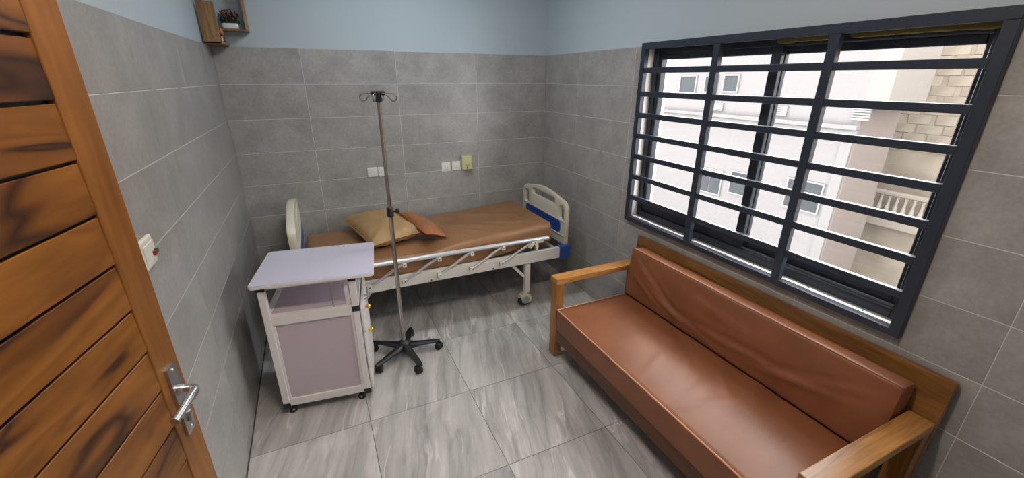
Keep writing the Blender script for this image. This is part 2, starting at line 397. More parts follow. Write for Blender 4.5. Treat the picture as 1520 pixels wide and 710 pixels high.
box(bm, fxa, fxb, WY0 + rv + fr, WY1 - rv - fr, WZ1 - rv - .035, WZ1 - rv, .003, 1); box(bm, fxa, fxb, WY0 + rv + fr, WY1 - rv - fr, WZ0 + .008, WZ0 + .008 + fr, .003, 1)
finish(bm, 'window_frame', 'alu_dark', win)
for zz in (.008 + fr,):
    mbox('track_rail', 'steel_brushed', win, (fxa + .022, fxa + .026, WY0 + rv + fr, WY1 - rv - fr, WZ0 + zz, WZ0 + zz + .012), 0)
    mbox('track_rail', 'steel_brushed', win, (fxb - .024, fxb - .020, WY0 + rv + fr, WY1 - rv - fr, WZ0 + zz, WZ0 + zz + .012), 0)
ymid = -2.225
def sash(xa, xb, ya, yb):
    st_ = .052; za, zb = WZ0 + .008 + fr + .004, WZ1 - rv - .036
    bm = bmesh.new()
    box(bm, xa, xb, ya, ya + st_, za, zb, .003, 1); box(bm, xa, xb, yb - st_, yb, za, zb, .003, 1)
    box(bm, xa + .001, xb - .001, ya + st_, yb - st_, za, za + .065, .003, 1); box(bm, xa + .001, xb - .001, ya + st_, yb - st_, zb - .034, zb, .003, 1)
    s = finish(bm, 'sash', 'alu_dark', win)
    mbox('pane', 'window_glass', s, ((xa + xb) / 2 - .002, (xa + xb) / 2 + .002, ya + st_ - .004, yb - st_ + .004, za + .061, zb - .030), 0)
    return s
sash(fxa + .008, fxa + .036, ymid - .026, WY1 - rv - .020)
s2 = sash(fxb - .038, fxb - .010, WY0 + rv + .020, ymid + .026)
mbox('latch', 'black_plastic', s2, (fxb - .052, fxb - .038, WY0 + rv + .03, WY0 + rv + .05, 1.40, 1.50), .003)
bm = bmesh.new()
for a, b_ in ((-2.50, -2.24), (-3.02, -2.56)):
    soft_box(bm, (W + .022, W + .053, a, b_, WZ1 - rv - .022, WZ1 - rv - .001), .008, 3, 30, 3, lambda p, u, v, w_: p + Vector((0, 0, -.006)) * max(0, -w_) * (noise.noise(p * 25) + .5))
finish(bm, 'foam_sealant', 'foam_yellow', win, True)

# ------------------------------------------------------------------ burglar grille on the inner face
GY0, GY1, GZ0, GZ1 = -3.075, -1.345, .852, 2.060
gx0, gx1 = W - .034, W - .0005
gr = thing('window_grille', 'dark navy metal security grille of flat bars over the window', 'window grille', (W - .015, (GY0 + GY1) / 2, GZ0))
fw = .040
for nm, l in (('frame_bar', (gx0, gx1, GY0, GY1, GZ1 - fw, GZ1)), ('frame_bar', (gx0, gx1, GY0, GY1, GZ0, GZ0 + fw * .8)), ('frame_bar', (gx0, gx1, GY0, GY0 + fw, GZ0 + fw * .8, GZ1 - fw)), ('frame_bar', (gx0, gx1, GY1 - fw, GY1, GZ0 + fw * .8, GZ1 - fw))):
    mbox(nm, 'grille_paint', gr, l, .0025)
for yc in (-1.942, -2.535): mbox('upright_bar', 'grille_paint', gr, (gx0 + .001, gx1, yc - .021, yc + .021, GZ0 + fw * .8, GZ1 - fw), .0025)
for zc in (1.894, 1.747, 1.608, 1.470, 1.329, 1.182, 1.032):
    mbox('cross_bar', 'grille_paint', gr, (gx0 + .004, gx1 - .004, GY0 + fw, GY1 - fw, zc - .0165, zc + .0165), .003)
# pale fixing flanges and their screws inside the bottom bar
for a, b_ in ((GY1 - fw - .004, -1.925), (-1.967, -2.512), (-2.560, GY0 + fw + .004)):
    fg = mbox('fixing_flange', 'reveal_white', gr, (gx1 + .0015, W + .022, b_, a, WZ0 + .009, WZ0 + .012), 0)
    for k in range(2):
        yy = a + (b_ - a) * (.25 + .5 * k); bm = bmesh.new(); lathe(bm, [(.004, 0), (.004, .002), (.002, .003)], 10, T(W + .016, yy, WZ0 + .012)); finish(bm, 'screw', 'black_plastic', fg, True)

# ------------------------------------------------------------------ door leaf, folded back near the left wall
da = R(9.957); dw, dt, dh = .83, .042, 2.10
E0 = Vector((.159, -2.591, 0)); dd = Vector((math.sin(da), math.cos(da), 0))
hinge = E0 - dd * dw
dr = struct(thing('door_1', None, None, (hinge.x, hinge.y, .008), -da))
# local: +Y along the leaf towards the free edge, +X out of the face, face at x=0
sw = .091
L = dict(world=False)
mbox('stile', 'door_stile', dr, (-dt, 0, dw - sw, dw, 0, dh), .003, **L); mbox('stile', 'door_stile', dr, (-dt, 0, 0, sw, 0, dh), .003, **L)
mbox('rail', 'door_plank', dr, (-dt, -.001, sw, dw - sw, 0, .12), .003, **L); mbox('rail', 'door_plank', dr, (-dt, -.001, sw, dw - sw, 2.02, dh), .003, **L)
mbox('backing_panel', 'black_plastic', dr, (-dt + .004, -.014, sw - .004, dw - sw + .004, .11, 2.03), 0, **L)
zs = [2.012 + 0] + [1.906 - .1068 * i for i in range(20)]
zs = [z - .004 for z in zs if z > .14] + [.12]
rows = list(zip(zs, zs[1:]))
rows[-1] = (rows[-1][0], .12)
for z1, z0 in rows:
    if z1 - z0 < .03: continue
    bm = bmesh.new(); ya, yb = sw + .0005, dw - sw - .0005
    zt, zb_ = z1 - .007, z0
    prof = [(-.013, zb_), (-.003, zb_), (-.0012, zb_ + .002), (-.004, zt - .001), (-.0055, zt), (-.013, zt)]
    va = [bm.verts.new((x, ya, z)) for x, z in prof]; vb = [bm.verts.new((x, yb, z)) for x, z in prof]
    for i in range(len(prof)): bm.faces.new((va[i], va[(i + 1) % len(prof)], vb[(i + 1) % len(prof)], vb[i]))
    bm.faces.new(va); bm.faces.new(vb)
    finish(bm, 'plank', 'door_plank', dr, world=False)
hy, hz = dw - .047, 1.097 - .008
pl = None
bm = bmesh.new(); prism(bm, [rrect(-.020, .020, -.100, .100, .005, 3)], .007, T(0, hy, hz) @ Matrix(((0, 0, 1, 0), (1, 0, 0, 0), (0, 1, 0, 0), (0, 0, 0, 1))))
pl = finish(bm, 'handle_plate', 'steel_brushed', dr, True, world=False); pl['label'] = 'satin steel lever handle with keyhole plate'
bm = bmesh.new(); lz = hz + .028
lathe(bm, [(.014, 0), (.014, .006), (.0115, .012)], 14, T(.007, hy, lz) @ RY(90))
pts = [Vector((.012, hy, lz)), Vector((.030, hy, lz))]
for k in range(1, 8):
    a = R(90 * k / 7); pts.append(Vector((.030 + .016 * math.sin(a), hy - .018 * (1 - math.cos(a)), lz)))
pts += [Vector((.046, hy - .05, lz + .001)), Vector((.045, hy - .085, lz)), Vector((.043, hy - .115, lz - .002))]
tube(bm, pts, [.0105] * 9 + [.010, .0095, .009], 12)
finish(bm, 'lever', 'chrome', pl, True, world=False)
bm = bmesh.new(); lathe(bm, [(.0085, 0), (.0085, .010), (.006, .011)], 12, T(.007, hy, hz - .045) @ RY(90)); box(bm, .007, .016, hy - .004, hy + .004, hz - .072, hz - .045, .002, 1)
finish(bm, 'key_cylinder', 'chrome', pl, True, world=False)
for s in (-1, 1):
    bm = bmesh.new(); lathe(bm, [(.005, 0), (.005, .0015), (.003, .003)], 10, T(.007, hy, hz + s * .086) @ RY(90)); finish(bm, 'screw', 'chrome', pl, True, world=False)
for z in (.25, 1.05, 1.85):
    bm = bmesh.new(); tube(bm, [(-dt - .004, -.004, z - .05), (-dt - .004, -.004, z + .05)], .006, 10); finish(bm, 'hinge', 'steel_brushed', dr, True, world=False)

# ------------------------------------------------------------------ ceiling lamp plus an added warm fill light (both out of the picture)
def ceiling_light(x, y, mat, label):
    lt = thing('ceiling_light', label, 'ceiling light', (x, y, ZC - .06))
    mbox('housing', 'switch_white', lt, (x - .32, x + .32, y - .085, y + .085, ZC - .045, ZC), .006)
    mbox('diffuser', mat, lt, (x - .30, x + .30, y - .07, y + .07, ZC - .052, ZC - .0455), 0)
ceiling_light(1.30, -1.10, 'lamp_diffuser', 'slim cool white ceiling light over the foot of the bed')
ceiling_light(.95, -3.00, 'fill_diffuser_warm', 'slim warm white fill light added unseen on the ceiling near the room entrance')  # extra light added to brighten the cabinet front and lower left wall

# ================================================================== HOSPITAL BED
bed = thing('hospital_bed', 'cream hospital bed with blue trimmed end boards and folding side rail', 'bed', (1.36, -.48, 0))
yF, yB = -.900, -.070
mbox('side_beam', 'cream_frame', bed, (.36, 2.315, yF, yF + .035, .405, .498), .004)
mbox('side_beam', 'cream_frame', bed, (.36, 2.315, yB - .035, yB, .405, .498), .004)
for x in (.372, 2.255): mbox('end_beam', 'cream_frame', bed, (x, x + .04, yF + .035, yB - .035, .425, .490), .004)
for x in (.85, 1.3, 1.75): mbox('cross_beam', 'cream_frame', bed, (x, x + .03, yF + .035, yB - .035, .44, .480), .003)
def end_board(x0, x1, ztop, inner):
    """moulded board in the YZ plane, thickness x0..x1; inner = sign of the side that carries the blue panel"""
    ya, yb, zb = yF + .012, yB - .002, .500
    zc = ztop - .055
    outer = []
    n = 10
    outer += [(ya + .01, zb), (ya, zb + .02)]
    for k in range(n + 1):                     # near shoulder -> arched top -> far shoulder
        a = R(180 - 90 * k / n); outer.append((ya + .10 + .10 * math.cos(a), zc - .06 + .075 * math.sin(a)))
    for k in range(1, 12):
        s = k / 12; y = ya + .10 + (yb - ya - .20) * s; outer.append((y, zc + .015 + .042 * math.sin(math.pi * s)))
    for k in range(n + 1):
        a = R(90 - 90 * k / n); outer.append((yb - .10 + .10 * math.cos(a), zc - .06 + .075 * math.sin(a)))
    outer += [(yb, zb + .02), (yb - .01, zb)]
    ym = (ya + yb) / 2
    holes = [rrect(ya + .042, ya + .122, zc - .165, zc - .032, .032), rrect(yb - .122, yb - .042, zc - .165, zc - .032, .032), rrect(ym - .21, ym + .21, zc - .052, zc + .010, .022)]
    bm = bmesh.new(); prism(bm, [outer] + holes, x1 - x0, T(x0, 0, 0) @ Matrix(((0, 0, 1, 0), (1, 0, 0, 0), (0, 1, 0, 0), (0, 0, 0, 1))))
    es = [e for e in bm.edges if e.calc_face_angle(0) > R(60)]
    bmesh.ops.bevel(bm, geom=es, offset=.007, segments=2, profile=.6, affect='EDGES')
    o = finish(bm, 'end_board', 'cream_plastic', bed, True)
    xi = x1 if inner > 0 else x0
    bm = bmesh.new(); pa, pb = (xi - .002, xi + .007) if inner > 0 else (xi - .007, xi + .002)
    prism(bm, [rrect(ya + .085, yb - .085, zc - .275, zc - .175, .028)], pb - pa, T(pa, 0, 0) @ Matrix(((0, 0, 1, 0), (1, 0, 0, 0), (0, 1, 0, 0), (0, 0, 0, 1))))
    p = finish(bm, 'inset_panel', 'blue_plastic', o, True); p['label'] = 'blue inset panel'
    bm = bmesh.new()
    for z in (zc - .165, zc - .290): box(bm, min(xi, xi + inner * .006), max(xi, xi + inner * .006), ya + .02, yb - .02, z - .006, z + .006, .002, 1)
    finish(bm, 'moulded_rib', 'cream_plastic', o, True)
    return o
end_board(2.368, 2.400, .925, -1)
end_board(.305, .357, 1.005, 1)
for x0, x1 in ((2.312, 2.412), (.298, .390)):
    for y0, y1 in ((yF - .006, yF + .060), (yB - .060, yB + .006)):
        c = mbox('corner_cap', 'blue_plastic', bed, (x0, x1, y0, y1, .392, .508), .008)
# legs and castors
def castor(parent, x, y, rz, dia=.115, cap='cream_plastic'):
    M = T(x, y, 0) @ RZ(rz)
    r = dia / 2
    bm = bmesh.new(); lathe(bm, [(r - .012, -.016), (r - .002, -.014), (r, -.008), (r, .008), (r - .002, .014), (r - .012, .016)], 24, M @ T(0, 0, r) @ RX(90)); wh = finish(bm, 'castor', 'black_rubber', parent, True)
    for s in (-1, 1):
        bm = bmesh.new(); lathe(bm, [(r * .58, .0), (r * .58, .004), (r * .3, .007)] if s > 0 else [(r * .58, 0), (r * .58, -.004), (r * .3, -.007)], 18, M @ T(0, s * -.0265, r) @ RX(90))
        finish(bm, 'hub', 'hub_grey', wh, True)
    bm = bmesh.new()
    for s in (-1, 1):
        prism(bm, [[(r * 1.02 * math.cos(R(a)), r * 1.02 * math.sin(R(a))) for a in range(-35, 146, 15)] + [(-r * .55, -r * .35), (0, -r * .62), (r * .5, -r * .62)]], .006, M @ T(0, (s * .0225) + .003, r) @ RX(90))
    box(bm, -r * .75, r * .7, -.024, .024, r * 1.55, r * 1.9, .006, 2, M)
    box(bm, -.022, .022, -.022, .022, r * 1.85, r * 2.25, .006, 2, M)
    finish(bm, 'castor_fork', cap, wh, True)
    bm = bmesh.new(); box(bm, -r * 1.25, -r * .55, -.018, .018, r * 1.5, r * 1.68, .004, 1, M @ RY(0)); finish(bm, 'brake_pedal', 'hub_grey', wh, True)
for x in (.62, 2.02):
    for y in (yF + .040, yB - .040):
        mbox('leg', 'cream_frame', bed, (x - .024, x + .024, y - .024, y + .024, .125, .405), .004)
        castor(bed, x - .018, y, 8)
        s = -1 if x > 1 else 1
        bm = bmesh.new(); box(bm, -.012, .012, -.012, .012, 0, .175, .002, 1, T(x + s * .018, y, .265) @ RY(s * 42)); finish(bm, 'brace', 'cream_frame', bed, True)
# folding side rail
mbox('rail_base', 'cream_frame', bed, (.60, 1.815, yF - .024, yF - .0005, .418, .500), .004)
ry_, rz_ = yF - .034, .628
bm = bmesh.new(); tube(bm, [(.62, ry_, rz_ + .004), (2.175, ry_, rz_ - .006)], .0165, 14); rail = finish(bm, 'top_rail', 'rail_alu', bed, True); rail['label'] = 'white tubular rail'
tops = [.72, 1.0, 1.255, 1.51, 1.77, 2.045]; bots = [.63, .75, .995, 1.255, 1.51, 1.76]
for i, (xt, xb) in enumerate(zip(tops, bots)):
    if i == 0: continue
    bm = bmesh.new(); tube(bm, [(xb, yF - .034, .468), (xt, yF - .034, .612)], .0105, 10); finish(bm, 'strut', 'strut_alu', bed, True)
    mbox('pivot_bracket', 'cream_frame', bed, (xb - .020, xb + .014, yF - .050, yF - .020, .448, .488), .004)
    mbox('pivot_bracket', 'cream_frame', bed, (xt - .014, xt + .016, yF - .052, yF - .020, .582, .616), .004)
    for xx, zz in ((xb, .470), (xt, .600)):
        bm = bmesh.new(); lathe(bm, [(.005, 0), (.005, .003), (.003, .004)], 8, T(xx, yF - .050, zz) @ RX(90)); finish(bm, 'bolt', 'black_plastic', bed, True)
bm = bmesh.new(); box(bm, 2.03, 2.125, yF - .050, yF - .020, .592, .616, .004); box(bm, 2.055, 2.080, yF - .050, yF - .024, .530, .600, .004); box(bm, -.016, .016, -.014, .014, -.05, .012, .004, 2, T(2.03, yF - .036, .600) @ RY(38))
finish(bm, 'rail_latch', 'cream_plastic', bed, True)
mbox('release_button', 'red_plastic', bed, (2.090, 2.125, yF - .030, yF - .018, .570, .592), .003)
for x in (1.22, 1.72):
    bm = bmesh.new(); lathe(bm, [(.006, 0), (.006, .003), (.003, .004)], 8, T(x - .03, yF - .024, .432) @ RX(90)); finish(bm, 'bolt', 'black_plastic', bed, True)
# deck under the mattress
def topz(x): return 0 if x < 1.20 else .092 * ((x - 1.20) / 1.05) ** .9
def botz(x): return 0 if x < 1.62 else .062 * (x - 1.62) / .63
bm = bmesh.new(); xs = [.375, .8, 1.22, 1.62, 1.9, 2.10, 2.235]
for a, b_ in zip(xs, xs[1:]):
    vs = box(bm, a, b_, yF + .038, yB - .038, .498, .506)
    for v_ in vs:
        if v_.is_valid: v_.co.z += botz(v_.co.x)
finish(bm, 'deck', 'deck_dark', bed)

# mattress (lies on the bed)
def mat_disp(p, u, v, w_):
    up = max(0.0, (w_ + 1) / 2)
    p = p.copy(); x = p.x
    if w_ < 0:                                  # squarer lower edge
        p.y += (yF + .014 + (v + 1) / 2 * (yB - .012 - yF - .014) - p.y) * .8; p.z += (.507 + (w_ + 1) / 2 * .133 - p.z) * .8
    p.z += topz(x) * up + botz(x) * (1 - up)
    if w_ > .5 or abs(v) > .9:
        e = max(0, 1 - abs(u) ** 8)
        p.z += up * .010 * noise.noise(Vector((x * 2.2, p.y * 2.2, 3.1))) * e
        # creases fanning from the fold near the knee
        for (x0, y0, ang, amp, wd, ln) in ((1.40, -.50, 62, .012, .030, .30), (1.48, -.55, 48, .010, .028, .36), (1.62, -.55, 38, .008, .03, .38), (1.30, -.45, 72, -.012, .028, .3), (1.85, -.62, 30, .007, .03, .25), (2.02, -.7, 60, .006, .025, .2), (1.75, -.3, 35, .006, .04, .35), (2.1, -.75, 80, .006, .02, .15)):
            dx, dy = x - x0, p.y - y0; a = R(ang); al = dx * -math.cos(a) + dy * math.sin(a); ac = dx * math.sin(a) + dy * math.cos(a)
            p.z += up * 1.9 * amp * math.exp(-(ac / wd) ** 2 - (al / ln) ** 2)
        p.z -= up * .018 * math.exp(-((x - 1.22) / .10) ** 2)
    return p
bm = bmesh.new(); soft_box(bm, (.375, 2.245, yF + .014, yB - .012, .507, .640), .040, 130, 60, 8, mat_disp)
mt = recentre(finish(bm, 'mattress', 'mattress_cover', smooth=True)); tag(mt, 'tan leatherette covered mattress lying on the hospital bed', 'mattress')
for x in (.86, .90):
    bm = bmesh.new(); lathe(bm, [(.006, 0), (.006, .004), (.003, .006)], 10, T(x, yF + .0215, .575) @ RX(90)); finish(bm, 'stud', 'chrome', mt, True)

def pillow(name, mat, label, size, thick, M, seed=0, pinch=.06, flange=.004, group=None):
    n = 28; bm = bmesh.new(); G = {}
    for s in (1, -1):
        for i in range(n + 1):
            for j in range(n + 1):
                u, v = 2 * i / n - 1, 2 * j / n - 1
                edge = i in (0, n) or j in (0, n)
                if edge and (i, j, 1) in G: G[(i, j, s)] = G[(i, j, 1)]; continue
                x = u * size[0] / 2 * (1 - pinch * (1 - v * v) * abs(u)); y = v * size[1] / 2 * (1 - pinch * (1 - u * u) * abs(v))
                h = thick / 2 * (max(0, (1 - u ** 4)) * max(0, (1 - v ** 4))) ** .55
                q = Vector((u * 1.7, v * 1.7, seed + s))
                h *= 1 + .22 * noise.noise(q)
                rad = .07 * thick * math.sin(14 * math.atan2(v, u) + 3 * noise.noise(q)) * max(0, min(1, (max(abs(u), abs(v)) - .55) * 3)) * (1 - max(abs(u), abs(v)) ** 6)
                G[(i, j, s)] = bm.verts.new(M @ Vector((x, y, s * h + rad)))
    for s in (1, -1):
        for i in range(n):
            for j in range(n): bm.faces.new((G[(i, j, s)], G[(i + 1, j, s)], G[(i + 1, j + 1, s)], G[(i, j + 1, s)]))
    o = recentre(finish(bm, name, mat, smooth=True)); tag(o, label, 'pillow' if 'pillow' in name else 'cushion')
    # piped seam round the edge
    pts = []
    for i in range(n): pts.append((i, 0))
    for j in range(n): pts.append((n, j))
    for i in range(n): pts.append((n - i, n))
    for j in range(n): pts.append((0, n - j))
    bm = bmesh.new(); P = []
    for i, j in pts:
        u, v = 2 * i / n - 1, 2 * j / n - 1
        P.append(M @ Vector((u * size[0] / 2 * (1 - pinch * (1 - v * v) * abs(u)), v * size[1] / 2 * (1 - pinch * (1 - u * u) * abs(v)), 0)))
    tube(bm, P, flange, 6, close=True); finish(bm, 'seam', mat, o, True)
    return o
pillow('pillow', 'pillow_beige', 'plump beige pillow with pointed corners on the bed', (.42, .60), .15, T(.945, -.40, .728) @ RZ(14) @ RX(4) @ RY(-3), 1.0)
pillow('throw_cushion', 'cushion_brown', 'small brown leatherette cushion leaning beside the beige pillow', (.21, .42), .085, T(1.240, -.525, .742) @ RZ(17) @ RX(10) @ RY(22), 5.0)

# ================================================================== SOFA
sofa = thing('sofa', 'long wooden sofa with brown leather seat and back cushions under the window', 'sofa', (2.23, -2.42, 0))
SY0, SY1 = -3.285, -1.535; aw = .085
sx0 = 1.862; ztop = .612
for ya, yb in ((SY1 - aw, SY1), (SY0, SY0 + aw)):
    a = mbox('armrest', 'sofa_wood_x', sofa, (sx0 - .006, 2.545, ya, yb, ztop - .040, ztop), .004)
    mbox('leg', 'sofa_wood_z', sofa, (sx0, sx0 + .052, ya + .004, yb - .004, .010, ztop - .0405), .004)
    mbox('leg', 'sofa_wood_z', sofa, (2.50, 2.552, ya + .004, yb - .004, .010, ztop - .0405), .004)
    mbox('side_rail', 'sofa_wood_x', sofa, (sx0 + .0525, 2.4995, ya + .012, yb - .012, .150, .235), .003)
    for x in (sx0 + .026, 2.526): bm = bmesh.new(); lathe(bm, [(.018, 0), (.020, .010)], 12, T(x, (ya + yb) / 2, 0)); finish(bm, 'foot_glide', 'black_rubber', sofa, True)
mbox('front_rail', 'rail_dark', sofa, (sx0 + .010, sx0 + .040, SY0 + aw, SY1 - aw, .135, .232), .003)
mbox('seat_base', 'sofa_wood_shaded', sofa, (sx0 + .0405, 2.50, SY0 + aw, SY1 - aw, .190, .232), .002)
bm = bmesh.new(); vs = box(bm, -.018, .018, SY0, SY1, 0, .50, .004, 2, T(2.556, 0, .286) @ RY(4)); bk = finish(bm, 'back_panel', 'sofa_wood_shaded', sofa, True)
def seat_disp(p, u, v, w_):
    p = p.copy()
    if w_ > 0:
        p.z += .018 * (1 - u ** 2) * (1 - v ** 6) * w_
        p.z += w_ * .004 * noise.noise(Vector((p.x * 4, p.y * 3, 0)))
        e = (1 - abs(u) ** 10) * (1 - abs(v) ** 10)
        for (x0, y0, ang, amp, wd, ln) in ((2.18, -2.30, 20, .004, .020, .20), (2.22, -2.42, 35, .005, .018, .16), (2.15, -2.55, 10, -.004, .02, .22), (2.25, -2.62, 50, .004, .02, .14), (2.30, -2.75, 30, .004, .025, .2), (2.1, -2.7, -15, .004, .02, .2), (2.35, -2.25, 60, -.004, .03, .2)):
            dx, dy = p.x - x0, p.y - y0; a = R(ang); al = dx * math.cos(a) + dy * math.sin(a); ac = -dx * math.sin(a) + dy * math.cos(a)
            p.z += e * w_ * amp * math.exp(-(ac / wd) ** 2 - (al / ln) ** 2)
    return p
cy0, cy1 = SY0 + aw + .004, SY1 - aw - .004
bm = bmesh.new(); soft_box(bm, (sx0 - .002, 2.46, cy0, cy1, .233, .392), .012, 44, 110, 8, seat_disp)
sc_ = finish(bm, 'seat_cushion', 'sofa_leather', sofa, True)
pe = []
for k in range(61):
    y = cy0 + .004 + (cy1 - cy0 - .008) * k / 60; pe.append((sx0 + .0005, y, .3912))
mtube('piping', 'piping', sc_, pe, .0042, 6)
mtube('piping', 'piping', sc_, [(sx0 + .003 + .58 * k / 20, cy1 - .002, .3900 + .016 * (1 - (2 * k / 20 - 1) ** 2) * 0) for k in range(21)], .003, 6)
def back_disp(p, u, v, w_):
    p = p.copy()
    if u < 0:
        p.x += u * .016 * (1 - w_ ** 2) * (1 - v ** 8)
        e = (1 - abs(w_) ** 4) * (1 - abs(v) ** 6)
        # drapery creases sagging from both ends
        for (y0, z0, ang, amp, wd, ln) in ((-1.86, .60, -28, .010, .016, .20), (-1.82, .52, -22, .008, .016, .18), (-2.00, .50, -20, .008, .02, .22), (-2.2, .46, -10, .007, .02, .25), (-1.75, .66, -40, .006, .015, .12), (-2.55, .50, 5, .006, .02, .3), (-2.85, .52, 14, .007, .02, .25), (-3.0, .60, 22, .006, .02, .18), (-2.4, .62, -4, .005, .03, .2)):
            dy, dz = -(p.y - y0), p.z - z0; a = R(ang); al = dy * math.cos(a) + dz * math.sin(a); ac = -dy * math.sin(a) + dz * math.cos(a)
            p.x -= -u * e * amp * (math.exp(-(ac / wd) ** 2 - (al / ln) ** 2) - .6 * math.exp(-((ac - wd * 1.6) / wd) ** 2 - (al / ln) ** 2))
    return T(2.492, 0, .40) @ RY(6) @ T(-2.492, 0, -.40) @ p
bm = bmesh.new(); soft_box(bm, (2.408, 2.512, cy0 + .002, cy1 - .010, .400, .740), .012, 8, 120, 34, back_disp)
bc = finish(bm, 'back_cushion', 'sofa_leather', sofa, True)
Mb = T(2.492, 0, .40) @ RY(6) @ T(-2.492, 0, -.40)
mtube('piping', 'sofa_leather', bc, [Mb @ Vector((2.4105, cy0 + .008 + (cy1 - cy0 - .024) * k / 40, .7385)) for k in range(41)], .003, 6)
mtube('piping', 'sofa_leather', bc, [Mb @ Vector((2.4105, cy0 + .006, .405 + .33 * k / 20)) for k in range(21)], .003, 6)

# ================================================================== BEDSIDE CABINET
cab = thing('bedside_cabinet', 'white and lilac bedside cabinet with open shelf in front of the bed', 'cabinet', (.465, -1.262, 0), R(-7.8))
bx0, bx1, by0, by1 = -.275, .205, -.218, .218; pw = .036
bm = bmesh.new(); prism(bm, [rrect(-.302, .304, -.244, .244, .022)], .020, T(0, 0, .832)); 
es = [e for e in bm.edges if e.calc_face_angle(0) > R(60)]; bmesh.ops.bevel(bm, geom=es, offset=.004, segments=2, affect='EDGES')
tp = finish(bm, 'tabletop', 'cab_top', cab, True, world=False); tp['label'] = 'pale lavender laminate top with white edge'
bm = bmesh.new(); o1 = rrect(-.304, .306, -.246, .246, .024); o2 = rrect(-.300, .302, -.242, .242, .020); prism(bm, [o1, o2], .016, T(0, 0, .834)); finish(bm, 'edge_band', 'cab_white', tp, True, world=False)
for x, y in ((bx0, by0), (bx1 - pw, by0), (bx0, by1 - pw), (bx1 - pw, by1 - pw)):
    p = mbox('post', 'cab_white', cab, (x, x + pw, y, y + pw, .078, .818), .003, world=False)
    for z0, z1 in ((.046, .082), (.806, .8315)): mbox('corner_connector', 'black_plastic', p, (x - .002, x + pw + .002, y - .002, y + pw + .002, z0, z1), .002, world=False)
    if x > 0 and y < 0: mbox('corner_connector', 'black_plastic', p, (x - .0015, x + pw + .0015, y - .002, y + pw, .617, .652), .003, world=False)
ix0, ix1, iy0, iy1 = bx0 + pw, bx1 - pw, by0 + pw, by1 - pw
for y in (by0, by1 - pw):
    mbox('rail', 'cab_white', cab, (ix0, ix1, y + .002, y + pw - .002, .060, .108), .002, world=False)
    mbox('rail', 'cab_white', cab, (ix0, ix1, y + .002, y + pw - .002, .597, .655), .002, world=False)
for x in (bx0, bx1 - pw):
    mbox('rail', 'cab_white', cab, (x + .002, x + pw - .002, iy0, iy1, .060, .100), .002, world=False)
    mbox('rail', 'cab_white', cab, (x + .002, x + pw - .002, iy0, iy1, .605, .655), .002, world=False)
mbox('rail', 'cab_white', cab, (ix0, ix1, by1 - pw + .002, by1 - .002, .800, .8315), .002, world=False)
mbox('rail', 'cab_white', cab, (ix0, ix1, by0 + .004, by0 + pw - .004, .8125, .8318), .002, world=False)
sp = mbox('side_panel', 'lilac_panel', cab, (ix0 - .004, ix1 + .004, by0 + .012, by0 + .018, .104, .601), 0, world=False); sp['label'] = 'lilac side panel'
mbox('panel_trim', 'cab_white', sp, (ix0, ix0 + .012, by0 + .006, by0 + .012, .108, .597), 0, world=False); mbox('panel_trim', 'cab_white', sp, (ix1 - .012, ix1, by0 + .006, by0 + .012, .108, .597), 0, world=False)
mbox('side_panel', 'lilac_panel', cab, (ix0 - .004, ix1 + .004, by1 - .018, by1 - .012, .104, .601), 0, world=False)
mbox('back_panel', 'lilac_panel', cab, (bx0 + .012, bx0 + .018, iy0 - .004, iy1 + .004, .098, .607), 0, world=False)
mbox('shelf_panel', 'lilac_panel', cab, (ix0 - .002, ix1 + .002, iy0 - .002, iy1 + .002, .640, .652), 0, world=False)
mbox('upper_panel', 'lilac_panel', cab, (ix0 - .002, ix1 + .002, by1 - .020, by1 - .014, .654, .802), 0, world=False)
mbox('bottom_panel', 'cab_white', cab, (ix0 - .002, ix1 + .002, iy0 - .002, iy1 + .002, .085, .095), 0, world=False)
mtube('support_rod', 'steel_brushed', cab, [(.075, by0 + .022, .655), (.075, by0 + .022, .8315)], .006, 10, world=False)
mbox('divider_post', 'cab_white', cab, (ix1 - .028, ix1 - .004, by0 + .010, by0 + .030, .6555, .8122), .002, world=False)
for nm, z0, z1, kz in (('drawer', .478, .628, .553), ('door', .082, .470, .392)):
    dfr = mbox(nm, 'cab_white', cab, (bx1 + .004, bx1 + .020, by0 + .006, by1 - .006, z0, z1), .004, world=False)
    bm = bmesh.new(); lathe(bm, [(.008, 0), (.006, .008), (.015, .017), (.017, .023), (.011, .030)], 14, T(bx1 + .020, -.055, kz) @ RY(90)); k = finish(bm, 'knob', 'gold', dfr, True, world=False); k['label'] = 'gold knob'
bm = bmesh.new(); tube(bm, [(bx1 + .018, -.06 + .0, .604)] + [(bx1 + .020 + .026 * math.sin(R(a)), -.055, .604 + .014 - .014 * math.cos(R(a))) for a in range(10, 181, 17)], .004, 8)
finish(bm, 'towel_hook', 'strut_alu', cab, True, world=False)
def small_castor(par, x, y, rz):
    M = T(x, y, 0) @ RZ(rz); bm = bmesh.new()
    for s in (-1, 1): lathe(bm, [(.012, -.006), (.0225, -.005), (.0225, .005), (.012, .006)], 16, M @ T(0, s * .008, .0225) @ RX(90))
    c = finish(bm, 'castor', 'black_rubber', par, True, world=False)
    bm = bmesh.new(); box(bm, -.012, .012, -.003, .003, .030, .060, .001, 1, M @ T(-.01, 0, 0)); lathe(bm, [(.006, -.0165), (.006, .0165)], 10, M @ T(0, 0, .0225) @ RX(90)); finish(bm, 'castor_hub', 'steel_brushed', c, True, world=False)
for x, y, a in ((bx0 + .040, by0 + .026, 20), (bx1 - .055, by0 + .026, -15), (bx0 + .040, by1 - .03, 40), (bx1 - .055, by1 - .03, 10)): small_castor(cab, x, y, a)

